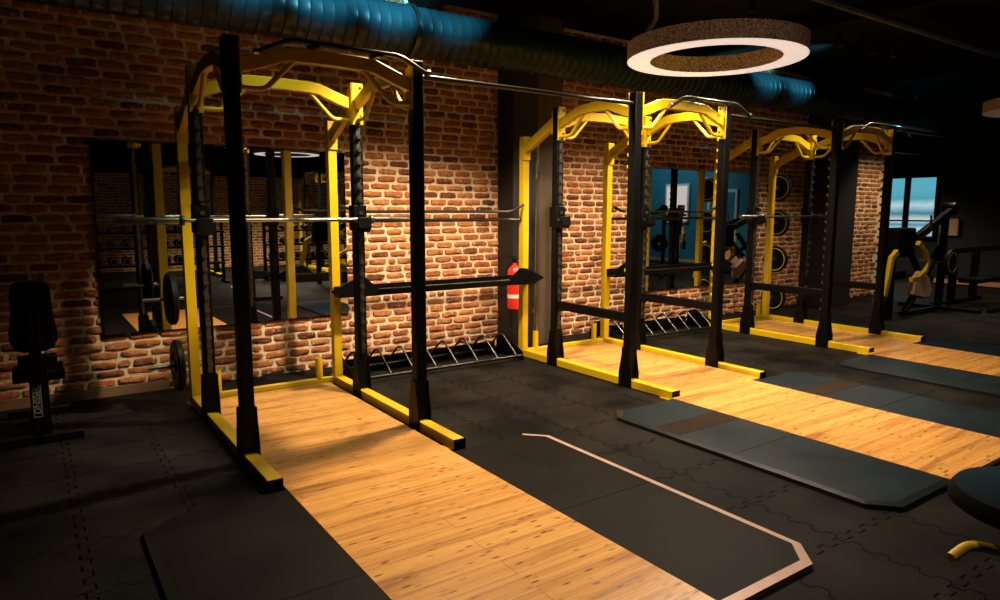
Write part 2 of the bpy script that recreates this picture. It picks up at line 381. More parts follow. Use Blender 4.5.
# floor: origin kept at the world origin so that tile seams land right
def at_origin(mb, name, mat, **k):
    r = bpy.data.objects.new('tmp', None); o = mb.build(name, mat, r, **k); o.parent = None; bpy.data.objects.remove(r); return o
struct(at_origin(MB().box(-4, 21, -13.2, 6, -.1, 0), 'floor', M['floor']))
struct(at_origin(MB().box(-4, 21, -13.2, 6, CZ, CZ+.1), 'ceiling', M['ceiling']))
def brick_wall(name, x0, x1, z0, z1, y):
    # mortar bed with every brick standing a little proud of it, each one worn and uneven
    rnd = random.Random(11); bm = bmesh.new(); row_h = .0765
    def quad(vs, mi):
        f = bm.faces.new([bm.verts.new(v) for v in vs]); f.material_index = mi
    bx = MB().box(x0, x1, y, y+.3, z0, z1)
    me0 = bpy.data.meshes.new('tmp'); bx.bm.to_mesh(me0); bm.from_mesh(me0); bx.bm.free(); bpy.data.meshes.remove(me0)
    for f in bm.faces: f.material_index = 1
    r = 0; z = z0
    while z+row_h < z1:
        x = x0+(.12 if r % 2 else 0)+rnd.uniform(-.03, .03)+.03
        while x < x1-.3:
            w = rnd.choice((.215, .225, .23, .20, .235, .11 if r % 5 == 3 else .22))+rnd.uniform(-.012, .012)
            a, b_ = x+.009+rnd.uniform(-.003, .004), x+w-.009+rnd.uniform(-.004, .003)
            zb, zt = z+.008+rnd.uniform(-.003, .003), z+row_h-.009+rnd.uniform(-.003, .003)
            dp = rnd.uniform(.008, .017)*(1 if rnd.random() > .08 else .4); n = 5
            top, bot = [], []
            pts = [(a+(b_-a)*k/n, zb) for k in range(n+1)]+[(b_, zb+(zt-zb)*.5)]+[(b_-(b_-a)*k/n, zt) for k in range(n+1)]+[(a, zb+(zt-zb)*.5)]
            cx_, cz_ = (a+b_)/2, (zb+zt)/2; ang = rnd.uniform(-.02, .02); outer, inner = [], []
            for k, (px, pz) in enumerate(pts):
                jx, jz = rnd.uniform(-.0045, .0045), rnd.uniform(-.0048, .0048)
                corner = k in (0, n, n+2, 2*n+2)
                if corner: px += (.006 if px < cx_ else -.006); pz += (.006 if pz < cz_ else -.006)
                px += jx; pz += jz+(px-cx_)*ang
                outer.append(bm.verts.new((px, y+.002, pz)))
                sx = 1 if px < cx_-.05 else -1 if px > cx_+.05 else 0
                ix = px+sx*rnd.uniform(.004, .009) if abs(px-cx_) > (b_-a)*.45 else px
                iz = pz+(cz_-pz)*rnd.uniform(.16, .34)
                inner.append(bm.verts.new((ix, y-dp*rnd.uniform(.75, 1.1), iz)))
            m_ = len(pts)
            cen = bm.verts.new((cx_+rnd.uniform(-.02, .02), y-dp*rnd.uniform(.9, 1.35), cz_))
            for k in range(m_):
                j = (k+1) % m_
                bm.faces.new([outer[k], outer[j], inner[j], inner[k]]); bm.faces.new([inner[k], inner[j], cen])
            x += w
        z += row_h; r += 1
    bmesh.ops.recalc_face_normals(bm, faces=bm.faces)
    me = bpy.data.meshes.new(name); bm.to_mesh(me); bm.free()
    me.materials.append(M['brick_unit']); me.materials.append(M['mortar'])
    for p in me.polygons: p.use_smooth = True
    me.set_sharp_from_angle(angle=math.radians(55))
    o = bpy.data.objects.new(name, me); C.objects.link(o); return o
struct(brick_wall('wall_back', -1.6, 13.25, 0, CZ, WY))
struct(at_origin(MB().box(-4, 21, -13.2, -13., 0, CZ), 'wall_front', M['brick_far']))
struct(MB().box(-4.2, -4, -13.2, 6, 0, CZ).build('wall_left', M['dark_wall']))
struct(MB().box(-4, -1.6, WY, WY+.3, 0, CZ).build('wall_back_left', M['dark_wall']))
# right wall: teal, with the shade of its unlit end near the racks coloured in
struct(MB().box(16, 16.15, -3.2, .33, 0, CZ).build('wall_right', M['dark_wall']))
struct(MB().box(16, 16.15, -13, -3.2, 0, CZ).build('wall_right_teal', M['teal_wall']))
struct(MB().box(18.1, 18.3, -.0, 6, 0, CZ).build('wall_far_right', M['dark_wall']))
struct(MB().box(13.25, 18.1, 5.0, 5.2, 0, CZ).build('wall_alcove', M['dark_wall']))
struct(MB().box(-4, .95, WY-.02, WY, 0, .085).build('baseboard_back', M['skirting'], bevel=.003))
struct(MB().box(15.98, 16, -13, .33, .04, .13).build('baseboard_right', M['wood_skirting'], bevel=.003))
# dark bulkhead over the far wall behind the camera
struct(MB().box(-4, 16, -12.98, -12.4, 2.45, CZ).build('trim_1', M['ceiling']))

# column between the first two racks: brown plaster with black panel on its left half
struct(MB().box(4.50, 5.18, -.12, WY, 0, CZ).build('wall_column', M['concrete'], bevel=.006))
struct(MB().prism([(4.46, WY), (4.46, -.15), (4.80, -.15), (4.80, -.12), (4.50, -.12), (4.50, WY)], 'z', 0, CZ).build('trim_2', M['cladding'], bevel=.004))
struct(MB().box(10.6, 11.35, -.32, WY, 0, CZ).build('wall_column', M['cladding'], bevel=.006))

# windows in the far right wall
def window(n, y0, y1, z0, z1):
    w = MB()
    w.box(18.02, 18.1, y0, y1, z0, z1)
    f = MB()
    for a, b_ in ((y0-.05, y0), (y1, y1+.05)): f.box(17.97, 18.1, a, b_, z0-.05, z1+.05)
    for a, b_ in ((z0-.05, z0), (z1, z1+.05), (z0+.25*(z1-z0), z0+.25*(z1-z0)+.04)): f.box(17.97, 18.1, y0, y1, a, b_)
    o = f.build('window_%d' % n, M['black']); struct(o)
    w.build('pane', M['window'], o)
window(1, 1.28, 1.86, .95, 2.36)
window(2, 1.99, 3.3, .95, 2.36)

# mirrors on the brick wall
def mirror(x0, x1, z0, z1, label):
    e = empty('wall_mirror', ((x0+x1)/2, WY, z0), label, 'mirror', None)
    MB().box(x0, x1, WY-.030, WY-.014, z0, z1).build('backing', M['black'], e)
    MB().box(x0+.004, x1-.004, WY-.034, WY-.0305, z0+.004, z1-.004).build('mirror_glass', M['mirror'], e, smooth=False)
mirror(.48, 2.62, .525, 2.115, 'frameless mirror on the brick wall behind the nearest rack')
mirror(6.75, 9.29, .47, 2.125, 'frameless mirror on the brick wall between the middle and far racks')

# ------------------------------------------------------------------ power rack
YR, YM, YF, HT, W = -.5, -1.05, -2.08, 2.555, 1.2
def arch(parent, p0, p1, name='arch_beam'):
    """arched pull-up beam between two posts, with end plates and two V grips"""
    p0, p1 = Vector(p0), Vector(p1); L = (p1-p0).length; d = (p1-p0)/L; side = d.cross(Vector((0, 0, 1)))
    P = lambda t, z: p0+d*t+Vector((0, 0, z))
    z0, z1 = 2.395, 2.492
    pr = [(.04, z0), (.14, z0+.03), (.30, z1-.008), (.38, z1), (L/2, z1+.004), (L-.38, z1), (L-.30, z1-.008), (L-.14, z0+.03), (L-.04, z0)]
    b = MB().ribbon([P(t, z) for t, z in pr], .05, .085, side).build(name, M['yellow'], parent, bevel=.006)
    for s in (0, 1):
        a, c = (.04, .052) if s == 0 else (L-.052, L-.04)
        pl = MB()
        n = side*.045
        vs = [P(t, z)+n*k for t in (a, c) for k in (-1, 1) for z in (2.235, 2.555)]
        pl._add(vs, [(0, 1, 3, 2), (4, 6, 7, 5), (0, 4, 5, 1), (2, 3, 7, 6), (0, 2, 6, 4), (1, 5, 7, 3)])
        pl.build('end_plate', M['yellow'], b, bevel=.003)
        f = (lambda t: t) if s == 0 else (lambda t: L-t)
        MB().tube([P(f(.05), 2.272), P(f(.19), 2.272), P(f(.375), 2.46)], .0165, 12, .04).build('grip', M['yellow'], b)
        for z in (2.30, 2.52):
            q = P((a+c)/2, z); e = d*(.012 if s == 0 else -.012)
            MB().tube([q-side*.022-e, q-side*.022+e], .011, 8).build('bolt', M['dark_steel'], b)
    return b

def post(parent, x, y, front, teeth='dark'):
    o = MB().box(x-.04, x+.04, y-.04, y+.04, .076, HT).build('front_post' if front else 'middle_post', M['black_holes'], parent, bevel=.005)
    bt = MB()
    for sx in (-1, 1):
        xa = x+sx*.041; xb = x+sx*.053
        bt.prism([(y-.04, .36), (y+.04, .36), (y+.045, .28), (y+.075, .13), (y+.075, .0), (y-.075, .0), (y-.075, .13), (y-.045, .28)], 'x', min(xa, xb), max(xa, xb))
    bt.build('boot', M['black'], o, bevel=.002)
    # rail with hook teeth facing into the rack
    s = 1 if front else -1; yy = y+s*.04
    pr = [(yy-s*.001, .38), (yy+s*.005, .38)]
    for k in range(19):
        z = .42+k*.1
        pr += [(yy+s*.005, z), (yy+s*.03, z+.006), (yy+s*.032, z+.034), (yy+s*.022, z+.034), (yy+s*.02, z+.018), (yy+s*.005, z+.018)]
    pr += [(yy+s*.005, 2.26), (yy-s*.001, 2.26)]
    MB().prism(pr, 'x', x-.016, x+.016).build('hook_rail', M['yellow'] if front and teeth == 'yellow' else M['tooth'], o)
    return o

def make_rack(X, teeth='dark'):
    R = empty('power_rack', (X+W/2, -1.5, 0), '', 'rack', 'power racks along the brick wall')
    for x in (X, X+W):
        r = MB().box(x-.041, x+.041, -2.62, -.43, .004, .075).build('base_rail', M['yellow'], R, bevel=.004)
        MB().box(x-.043, x+.043, -2.632, -2.62, .002, .077).build('end_cap', M['black'], r, bevel=.003)
        MB().box(x-.06, x+.06, -2.60, -2.50, .0, .006).build('foot_plate', M['yellow'], r)
        MB().box(x-.06, x+.06, -.52, -.42, .0, .006).build('foot_plate', M['yellow'], r)
        MB().box(x-.0375, x+.0375, YR-.0375, YR+.0375, .076, 2.32).build('rear_upright', M['yellow_holes'], R, bevel=.004)
        post(R, x, YM, False); post(R, x, YF, True, teeth)
        a = MB().beam((x, YM+.04, 2.425), (x, YR-.02, 2.185), .05, .10).build('brace_arm', M['yellow'], R, bevel=.005)
        MB().box(x-.043, x+.043, YR-.052, YR-.038, 2.08, 2.32).build('end_plate', M['yellow'], a, bevel=.002)
        MB().box(x-.043, x+.043, YM+.04, YM+.052, 2.3, 2.53).build('end_plate', M['yellow'], a, bevel=.002)
        arch(R, (x, YM, 0), (x, YF, 0))
    arch(R, (X, YF, 0), (X+W, YF, 0)); arch(R, (X, YM, 0), (X+W, YM, 0))
    MB().box(X+.041, X+W-.041, YR-.025, YR+.025, .025, .07).build('rear_beam', M['yellow'], R, bevel=.004)
    for x in (X+.17, X+W-.17):
        MB().lathe([(.02, .07), (.031, .07), (.031, .255), (.024, .255), (.024, .09), (.02, .09)], (x, YR, 0), 'z', 16).build('bar_holder', M['yellow'], R)
    for x in (X, X+W):
        h = MB()
        h.prism([(YM+.055, 1.40), (YM+.055, 1.60), (YM-.055, 1.60), (YM-.06, 1.47), (YM-.1, 1.455), (YM-.115, 1.50), (YM-.14, 1.505), (YM-.15, 1.42), (YM-.11, 1.385)], 'x', x-.055, x+.055)
        h.build('bar_hook', M['black'], R, bevel=.004)
    return R
def lower_beams(R, X):
    for x in (X, X+W):
        MB().beam((x, YM-.04, .62), (x, YF+.04, .62), .05, .085).build('side_beam', M['black'], R, bevel=.005)
def bent_bar(R, x0):
    y = YF-.075
    b = MB().tube([(x0, y, 2.46), (x0+.2, y, 2.56), (x0+.93, y, 2.56), (x0+1.13, y, 2.465)], .0155, 12, .05).build('bent_pull_up_bar', M['dark_steel'], R)
    for x, z in ((x0, 2.47), (x0+1.13, 2.475)):
        MB().lathe([(.0, -.006), (.02, -.006), (.02, .02), (.0, .02)], (x, y, z), 'x', 12).build('bar_cap', M['steel'], b)
    for x in (x0+.36, x0+.78):
        MB().box(x-.02, x+.02, y-.02, YF+.02, 2.535, 2.56).build('clamp', M['black'], b)

X1, X2, X3 = 1.045, 4.35, 7.525
LB = ['nearest yellow and black power rack, tallest in view, without side beams near the floor',
      'middle of the three yellow and black power racks, just right of the brown column',
      'farthest yellow and black power rack, with discs hung on its rear upright']
r1 = make_rack(X1)
r2 = make_rack(X2, 'yellow')
r3 = copy_tree(r1); r3.location.x += X3-X1
for R, X, l, bx in ((r1, X1, LB[0], X1+.12), (r2, X2, LB[1], X2+.34), (r3, X3, LB[2], X3+.34)):
    R['label'] = l; bent_bar(R, bx)
lower_beams(r2, X2); lower_beams(r3, X3)

# pegs for discs on the outer rear uprights
def peg(R, x, sgn, z, l=.3):
    MB().tube([(x+sgn*.04, YR, z), (x+sgn*l, YR, z)], .0145, 12).build('disc_peg', M['steel'], R)
for z in (.335, .87): peg(r1, X1, -1, z, .34)
for z in (.31, .866, 1.386, 1.886): peg(r3, X3+W, 1, z, .34)

# ------------------------------------------------------------------ weight discs
def make_disc(c, r, label, group, th=.05, ring=True):
    e = empty('weight_disc', (c[0], c[1], c[2]-r), label, 'weight disc', group)
    h = th/2
    MB().lathe([(.027, -h), (.045, -h), (.05, -h*.5), (r*.52, -h*.45), (r*.58, -h*.9), (r-.012, -h), (r, -h*.6), (r, h*.6), (r-.012, h), (r*.58, h*.9), (r*.52, h*.45), (.05, h*.5), (.045, h), (.027, h)], c, 'x', 40, closed=True).build('disc_body', M['rubber'], e)
    MB().lathe([(.0245, -h-.004), (.044, -h-.004), (.044, h+.004), (.0245, h+.004)], c, 'x', 24, closed=True).build('hub', M['dark_steel'], e)
    if ring:
        q = MB()
        for s in (-1, 1): q.lathe([(r*.80, s*h), (r*.80, s*(h+.0015)), (r*.85, s*(h+.0015)), (r*.85, s*h)], c, 'x', 40, closed=True)
        q.build('ring_marking', M['yellow_ring'], e)
    return e
d0 = make_disc((.925, YR, .335), .205, 'black weight disc on the lowest peg left of the nearest rack', 'discs on the nearest rack', .055, False)
d1 = copy_tree(d0); d1.location += Vector((-.02, 0, .535)); d1['label'] = 'black weight disc on the upper peg of the nearest rack, in front of the mirror'
g3 = 'yellow-ringed discs on the far rack'
e0 = make_disc((8.90, YR, .31), .19, 'yellow-ringed disc on the far rack, lowest of the column of four', g3)
for z, l in ((.866, 'yellow-ringed disc on the far rack, second from the floor'), (1.386, 'yellow-ringed disc on the far rack, level with its barbell'), (1.886, 'yellow-ringed disc on the far rack, topmost of the column of four')):
    q = copy_tree(e0); q.location.z += z-.31; q['label'] = l

# ------------------------------------------------------------------ barbells and bars
def barbell(x0, x1, x2, x3, y, z, label):
    e = empty('barbell', ((x0+x3)/2, y, z-.03), label, 'barbell', 'barbells resting on the racks')
    MB().tube([(x1, y, z), (x2, y, z)], .0145, 14).build('shaft', M['steel'], e)
    for a, b_, s in ((x1, x0, -1), (x2, x3, 1)):
        MB().lathe([(.0, 0), (.036, 0), (.036, s*.018), (.031, s*.03), (.025, s*.034), (.025, s*abs(b_-a)-s*.012), (.022, s*abs(b_-a)), (.0, s*abs(b_-a))], (a, y, z), 'x', 20).build('sleeve', M['steel'], e)
barbell(.50, .92, 2.315, 2.735, YM-.085, 1.487, 'steel barbell resting on the hooks of the nearest rack')
barbell(7.16, 7.59, 8.70, 9.13, YM-.085, 1.487, 'steel barbell resting on the hooks of the farthest rack')
# barbell stood upright in the holder of the middle rack
vx = X2+.17
e = empty('barbell', (vx, YR, .09), 'steel barbell standing upright in a yellow holder beside the brown column', 'barbell')
MB().tube([(vx, YR, .5), (vx, YR, 1.9)], .0145, 14).build('shaft', M['steel'], e)
MB().lathe([(0, .092), (.023, .092), (.023, .45), (.036, .455), (.036, .50), (0, .50)], (vx, YR, 0), 'z', 20).build('sleeve', M['steel'], e)
MB().lathe([(0, 1.89), (.036, 1.89), (.036, 1.93), (.024, 1.935), (.024, 2.26), (0, 2.265)], (vx, YR, 0), 'z', 20).build('sleeve', M['steel'], e)

G = ((X1+W, X2, 'between the nearest and middle racks'), (X2+W, X3, 'between the middle and far racks'))
for i, (a, b_, wh) in enumerate(G):
    o = MB().tube([(a+.041, YF, 2.462), (b_-.041, YF, 2.462)], .017, 12).build('connecting_bar', M['dark_steel'])
    tag(o, 'long straight steel bar high up '+wh, 'bar', 'connecting bars of the racks')
    o = MB().tube([(a+.05, YR-.06, 1.60), (a+.2, YR-.06, 1.548), (b_-.22, YR-.06, 1.548), (b_-.05, YR-.06, 1.62)], .0145, 12, .05).build('bent_bar', M['dark_steel'])
    tag(o, 'thin dark bar with upturned ends, at chest height '+wh, 'bar', 'storage bars')
    o = MB().tube([(a+.038, YR, 1.465), (b_-.038, YR, 1.465)], .017, 12).build('cross_bar', M['dark_steel'])
    tag(o, 'straight dark bar just below the bent one '+wh, 'bar', 'storage cross bars')
    # storage tray
    e = empty('storage_tray', ((a+b_)/2, YR-.1, .8), 'long black steel tray at waist height '+wh, 'shelf', 'storage trays')
    MB().prism([(YR-.045, .89), (YR-.045, .80), (YR-.185, .80), (YR-.20, .855), (YR-.19, .857), (YR-.177, .81), (YR-.053, .81), (YR-.053, .89)], 'x', a-.03, b_+.03).build('tray', M['black'], e, bevel=.002)
    MB().tube([(a-.03, YR-.195, .857), (b_+.03, YR-.195, .857)], .008, 10).build('front_lip', M['dark_steel'], e)
    for x, s in ((a, -1), (b_, 1)):
        MB().prism([(x-s*.34, .858), (x-s*.20, .975), (x-s*.12, .97), (x+s*.11, .87), (x+s*.11, .85), (x-s*.04, .80), (x-s*.3, .80)], 'y', YR-.207, YR-.199).build('gusset', M['black'], e, bevel=.002)
    # floor rack with hoops for discs
    e = empty('disc_rack', ((a+b_)/2, -.45, 0), 'low black floor rack with a row of hoops '+wh, 'storage rack', 'floor racks for discs')
    x0, x1 = a+.09, b_-.14
    for y, z in ((-.68, .05), (-.22, .05)):
        MB().tube([(x0, y, z), (x1, y, z)], .016, 10).build('rail', M['dark_steel'], e)
    for x in (x0, x1):
        MB().prism([(-.70, .0), (-.20, .0), (-.20, .2), (-.32, .24), (-.68, .09)], 'x', x-.006, x+.006).build('end_plate', M['black'], e, bevel=.002)
    n = 8
    for k in range(n):
        x = x0+.1+(x1-x0-.2)*k/(n-1)
        MB().tube([(x+.03, -.67, .05), (x+.0, -.46, .25), (x-.02, -.42, .25), (x-.06, -.23, .06)], .0105, 10, .035).build('hoop', M['dark_steel'], e)
    MB().box(x0, x1, -.16, -.14, .0, .12).build('back_board', M['black'], e, bevel=.003)

# ------------------------------------------------------------------ lifting platforms
T = .03
def platform(wl, wr, ml, mr, y0, y1, label, yseam, trim, glossy=False, left=True, band=False, xi=None):
    """wood strip between two rubber mats with chamfered corners and edge trim"""
    e = empty('lifting_platform', ((wl+wr)/2, (y0+y1)/2, 0), label, 'platform', 'lifting platforms')
    w = MB().box(wl, wr, y1, yseam+.0015, .002, T).box(wl, wr, yseam-.0015+.003, -2.64, .002, T)
    o = w.build('wood_deck', M['wood'], e, smooth=False)
    xa, xb = xi if xi else (wl, wr)
    MB().box(xa, xb, -2.6395, -.54, .002, T).build('wood_deck', M['wood'], e, smooth=False)
    mm = M['mat_teal_sheen'] if glossy else M['mat']
    ys = y0
    for side, (xi_, xo) in (('r', (wr, mr)), ('l', (wl, ml))):
        if side == 'l' and not left: continue
        s = 1 if xo > xi_ else -1; ch = .11; tw = .043
        a = xi_+s*.003; o2 = xo-s*tw
        ya, yb = ys-tw*0, y1+tw
        pieces = [(ya, yseam+.002, True, False), (yseam-.002, yb, False, True)]
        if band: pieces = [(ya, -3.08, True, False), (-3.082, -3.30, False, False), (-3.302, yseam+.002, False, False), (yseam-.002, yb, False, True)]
        for k, (p, q, top, bot) in enumerate(pieces):
            poly = [(a, p)]
            poly += [(o2-s*ch, p), (o2, p-ch)] if top else [(o2, p)]
            poly += [(o2, q+ch), (o2-s*ch, q)] if bot else [(o2, q)]
            poly += [(a, q)]
            if s < 0: poly = poly[::-1]
            MB().prism(poly, 'z', .002, T-.001).build('rubber_mat', M['shade_band'] if band and k == 1 else mm, e, bevel=.0015, smooth=False)
        # edge trim: long side with chamfered ends and near end
        path = [(o2-s*ch, ya+tw*0), (o2, ya-ch), (o2, yb+ch), (o2-s*ch, yb), (a, yb)]
        outp = [(xo-s*ch-s*tw*.4, ya+tw), (xo, ya-ch+tw*.4), (xo, yb+ch-tw*.4), (xo-s*ch-s*tw*.4+s*tw*.0, y1), (a, y1)]
        tm = MB()
        for k in range(4):
            q = [path[k], path[k+1], outp[k+1], outp[k]]
            z = [T, T, T-.006, T-.006]
            vs = [Vector((*q[i], z[i])) for i in range(4)]+[Vector((*q[i], .0)) for i in range(4)]
            tm._add(vs, [(0, 1, 2, 3), (7, 6, 5, 4), (0, 4, 5, 1), (1, 5, 6, 2), (2, 6, 7, 3), (3, 7, 4, 0)])
        tm.build('edge_trim', trim if side == 'r' else M['trim_dark'], e, smooth=False)
    return e
M['shade_band'] = mat_mat('painted_shade_band', (.014, .009, .007), (.022, .014, .011), .8)  # shadow across the middle platform's mats, painted as a brown strip
platform(X1+.045, 2.15, .36, 2.87, -2.69, -4.785, 'bamboo lifting platform running from the nearest rack to the bottom edge', -3.75, M['trim'])
platform(4.285, 5.36, 3.55, 6.09, -2.66, -4.73, 'bamboo lifting platform of the middle rack, with glossy rubber mats tinted for teal sheen', -3.74, M['trim_dark'], True, True, True, (X2+.045, X2+W-.06))
platform(7.40, 8.42, 6.66, 9.15, -2.68, -4.73, 'bamboo lifting platform of the farthest rack, cut off by the right edge', -3.75, M['trim_dark'], True, True, False, (X3+.045, X3+W-.06))

# ------------------------------------------------------------------ ring lamps
def ring_lamp(c, r, ri, z, label, power, nled, on=True, hgt=.145, spread=142):
    e = empty('ring_lamp', (c[0], c[1], z), label, 'ceiling lamp', 'round ring lamps')
    cc = (c[0], c[1], z)
    MB().lathe([(r-.006, .004), (r, .004), (r, hgt), (ri, hgt), (ri, .004), (ri+.006, .004), (ri+.006, hgt-.01), (r-.006, hgt-.01)], cc, 'z', 96, closed=True).build('felt_shade', M['felt'], e)
    MB().lathe([(r-.004, .0), (r-.004, .012), (ri+.004, .012), (ri+.004, .0)], cc, 'z', 96, closed=True).build('diffuser', M['diffuser'] if on else M['diffuser_off'], e)
    for k in range(3):
        a = k*2*PI/3+.4; rr = (r+ri)/2
        MB().tube([(c[0]+rr*math.cos(a), c[1]+rr*math.sin(a), z+hgt), (c[0]+rr*.6*math.cos(a), c[1]+rr*.6*math.sin(a), CZ)], .003, 6).build('suspension_cable', M['black'], e)
    for k in range(nled):
        a = k*2*PI/nled; rr = (r+ri)/2
        L = bpy.data.lights.new('led', 'AREA'); L.shape = 'DISK'; L.size = .05; L.energy = power/nled; L.color = (1., .79, .55); L.spread = math.radians(spread)
        o = bpy.data.objects.new('led', L); C.objects.link(o); o.parent = e; o.location = (rr*math.cos(a), rr*math.sin(a), -.004)
    return e
ring_lamp((4.993, -2.372), .746, .545, 2.85, 'large speckled felt ring lamp hanging over the middle rack', 150, 12)
ring_lamp((5.25, -9.85), .746, .545, 2.85, 'felt ring lamp hanging behind the camera, seen only in the mirrors', 260, 8, spread=125)
ring_lamp((10.97, -2.98), .746, .545, 2.85, 'unlit felt ring lamp cut by the right edge', 0, 0, False)
ring_lamp((14.9, 2.2), .6, .42, 2.6, 'distant glowing ring lamp beyond the end of the brick wall', 90, 6)

# ------------------------------------------------------------------ ventilation duct
e = empty('ventilation_duct', (5, -.62, 2.9), 'long round ribbed ventilation duct under the ceiling', 'duct')
prof = []
x = -3.9
while x < 13.2:
    prof += [(.215, x), (.215, x+.085), (.221, x+.092), (.215, x+.1)]; x += .1
MB().lathe([(0.0, -3.9)]+prof+[(0.0, 13.2)], (0, -.62, 3.15), 'x', 40).build('duct_pipe', M['duct'], e)
for x in (-1., 2.95, 6.9, 10.8):
    b1 = MB().lathe([(.222, -.02), (.232, -.02), (.232, .02), (.222, .02)], (x, -.62, 3.15), 'x', 40, closed=True).build('hanger_band', M['dark_steel'], e)
    MB().tube([(x, -.62, 3.38), (x, -.62, CZ)], .006, 8).build('hanger_rod', M['dark_steel'], b1)

# teal accent spotlights over the duct
def spot(loc, target, power, col, label, size=60, group='teal ceiling spotlights', soft=.02, blend=.8):
    e = empty('ceiling_spotlight', loc, label, 'spotlight', group)
    d = (Vector(target)-Vector(loc)).normalized()
    L_ = Vector(loc)
    MB().tube([L_-d*.12, L_-d*.012], .035, 16).build('lamp_head', M['black'], e)
    MB().tube([L_-d*.08, Vector((loc[0], loc[1], CZ))], .008, 8).build('bracket', M['black'], e)
    L = bpy.data.lights.new('bulb', 'SPOT'); L.energy = power; L.color = col; L.spot_size = math.radians(size); L.spot_blend = blend; L.shadow_soft_size = soft
    o = bpy.data.objects.new('bulb', L); C.objects.link(o); o.parent = e
    o.rotation_euler = (-d).to_track_quat('Z', 'Y').to_euler()
    return e
TEAL = (.18, .75, 1.)
for xs, pw, wl in ((.95, 170, 'leftmost'), (1.5, 230, 'second from left'), (2.1, 320, 'middle'), (2.7, 430, 'second from right'), (3.3, 210, 'rightmost')):
    spot((xs, -1.7, 3.5), (xs, -.62, 3.46), pw, TEAL, wl+' of five small spotlights throwing teal light on the duct', 58, blend=.8)
for xs, wl in ((8.05, 'left'), (8.75, 'right')):
    spot((xs, -1.7, 3.5), (xs, -.62, 3.44), 240, TEAL, wl+' one of two spotlights throwing teal light on the duct over the second mirror', 56)
spot((13.6, -7.2, 3.45), (16, -7.0, 2.0), 120, (.5, .9, 1.), 'black ceiling spotlight aimed at the teal wall', 100)
spot((12.6, -.55, 3.45), (4.3, -4.0, 0), 1900, TEAL, 'added black spotlight throwing teal sheen across the mats from the far side', 20)  # added lamp, placed so that its teal glare lands on the mats
spot((1.65, -1.85, 3.45), (1.65, -1.3, 2.0), 70, (.85, 1., .6), 'black ceiling spotlight straight above the nearest rack', 62)
spot((8.3, -1.85, 3.45), (8.2, -1.4, 2.0), 60, (.8, 1., .55), 'black ceiling spotlight straight above the farthest rack', 62)

WARM = (1., .77, .50); gw = 'warm ceiling spotlights over the racks'
spot((2.75, -1.95, 3.45), (3.05, -1.7, 0), 1020, WARM, 'black ceiling spotlight lighting the nearest rack and the bricks beside it', 113, gw, .07, .5)
spot((6.05, -1.95, 3.5), (5.85, -1.65, 0), 630, WARM, 'black ceiling spotlight lighting the middle rack', 113, gw, .07, .5)
spot((8.9, -1.95, 3.42), (8.9, -1.85, 0), 260, WARM, 'black ceiling spotlight lighting the farthest rack', 116, gw, .07, .6)
spot((12.3, -1.6, 3.42), (12.6, -1.0, 0), 280, WARM, 'black ceiling spotlight beyond the farthest rack', 110, gw, .07, .6)
spot((2.9, -4.9, 3.42), (2.5, -4.1, 0), 130, WARM, 'black ceiling spotlight lighting the near ends of the platforms', 95, gw, .07, .9)

spot((12.8, -3.3, 3.45), (13.2, -3.9, 0), 300, WARM, 'added black spotlight brightening the machines seen in the second mirror', 110, gw, .07, .6)  # added lamp to brighten the mirrored machines, no known fixture

spot((3.1, -5.1, 3.5), (4.9, -2.6, 2.93), 16, WARM, 'added black spotlight brightening the felt of the large ring lamp', 30, gw, .03, .8)  # added lamp that lifts the outer felt, no known fixture

# ceiling pipes and trays
def pipe(path, r, label, mat='cable_paint'):
    tag(MB().tube(path, r, 12, .1).build('ceiling_pipe', M[mat]), label, 'pipe', 'ceiling pipes')
pipe([(4.2, -4.5, 3.45), (4.4, -2.2, 3.45), (5.3, -1.4, 3.45), (5.6, -1.0, 3.45)], .025, 'thin bent ceiling pipe above the ring lamp')
pipe([(9.0, -3.6, 3.3), (15.9, -3.6, 3.3)], .05, 'ceiling pipe running to the dark right wall, nearer one')
pipe([(13.3, .6, 3.2), (18, .6, 3.2)], .06, 'ceiling pipe beyond the end of the brick wall')
pipe([(13.6, 1.5, 2.9), (18, 1.5, 2.9)], .04, 'lower thin ceiling pipe beyond the end of the brick wall')
pipe([(-3.9, -2.6, 3.5), (15.9, -2.6, 3.5)], .04, 'long dark ceiling pipe parallel to the duct')
for x in (3.4, 7.2, 11.):
    tag(MB().box(x-.06, x+.06, -12.3, WY-.01, 3.5, CZ).build('ceiling_beam', M['ceiling']), 'black steel beam across the ceiling', 'beam', 'black ceiling beams')

# ------------------------------------------------------------------ fire extinguisher
fx, fy = 4.42, -.24
e = empty('fire_extinguisher', (fx, fy, .47), 'red fire extinguisher hung on the black half of the brown column', 'fire extinguisher')
MB().lathe([(0, .47), (.06, .47), (.075, .48), (.078, .5), (.078, .86), (.07, .91), (.04, .95), (.022, .965), (.022, .99), (0, .99)], (fx, fy, 0), 'z', 28).build('cylinder_body', M['red'], e)
MB().lathe([(.0785, .60), (.0792, .60), (.0792, .80), (.0785, .80)], (fx, fy, 0), 'z', 28, closed=True).build('paper_label', M['label_white'], e)
MB().lathe([(.0795, .64), (.0800, .64), (.0800, .77), (.0795, .77)], (fx, fy, 0), 'z', 28, closed=True).build('red_print_band', M['red'], e)
v = MB().box(fx-.02, fx+.02, fy-.02, fy+.02, .985, 1.03).box(fx-.09, fx+.02, fy-.01, fy+.01, 1.03, 1.04).box(fx-.1, fx+.02, fy-.01, fy+.01, 1.055, 1.066).build('valve', M['black'], e, bevel=.002)
MB().tube([(fx+.02, fy, 1.01), (fx+.09, fy-.01, 1.0), (fx+.095, fy-.02, .8), (fx+.09, fy-.03, .62)], .009, 10, .04).build('hose', M['hose'], e)
MB().box(fx-.03, fx+.03, fy+.07, -.15, .8, .84).build('wall_bracket', M['black'], e)

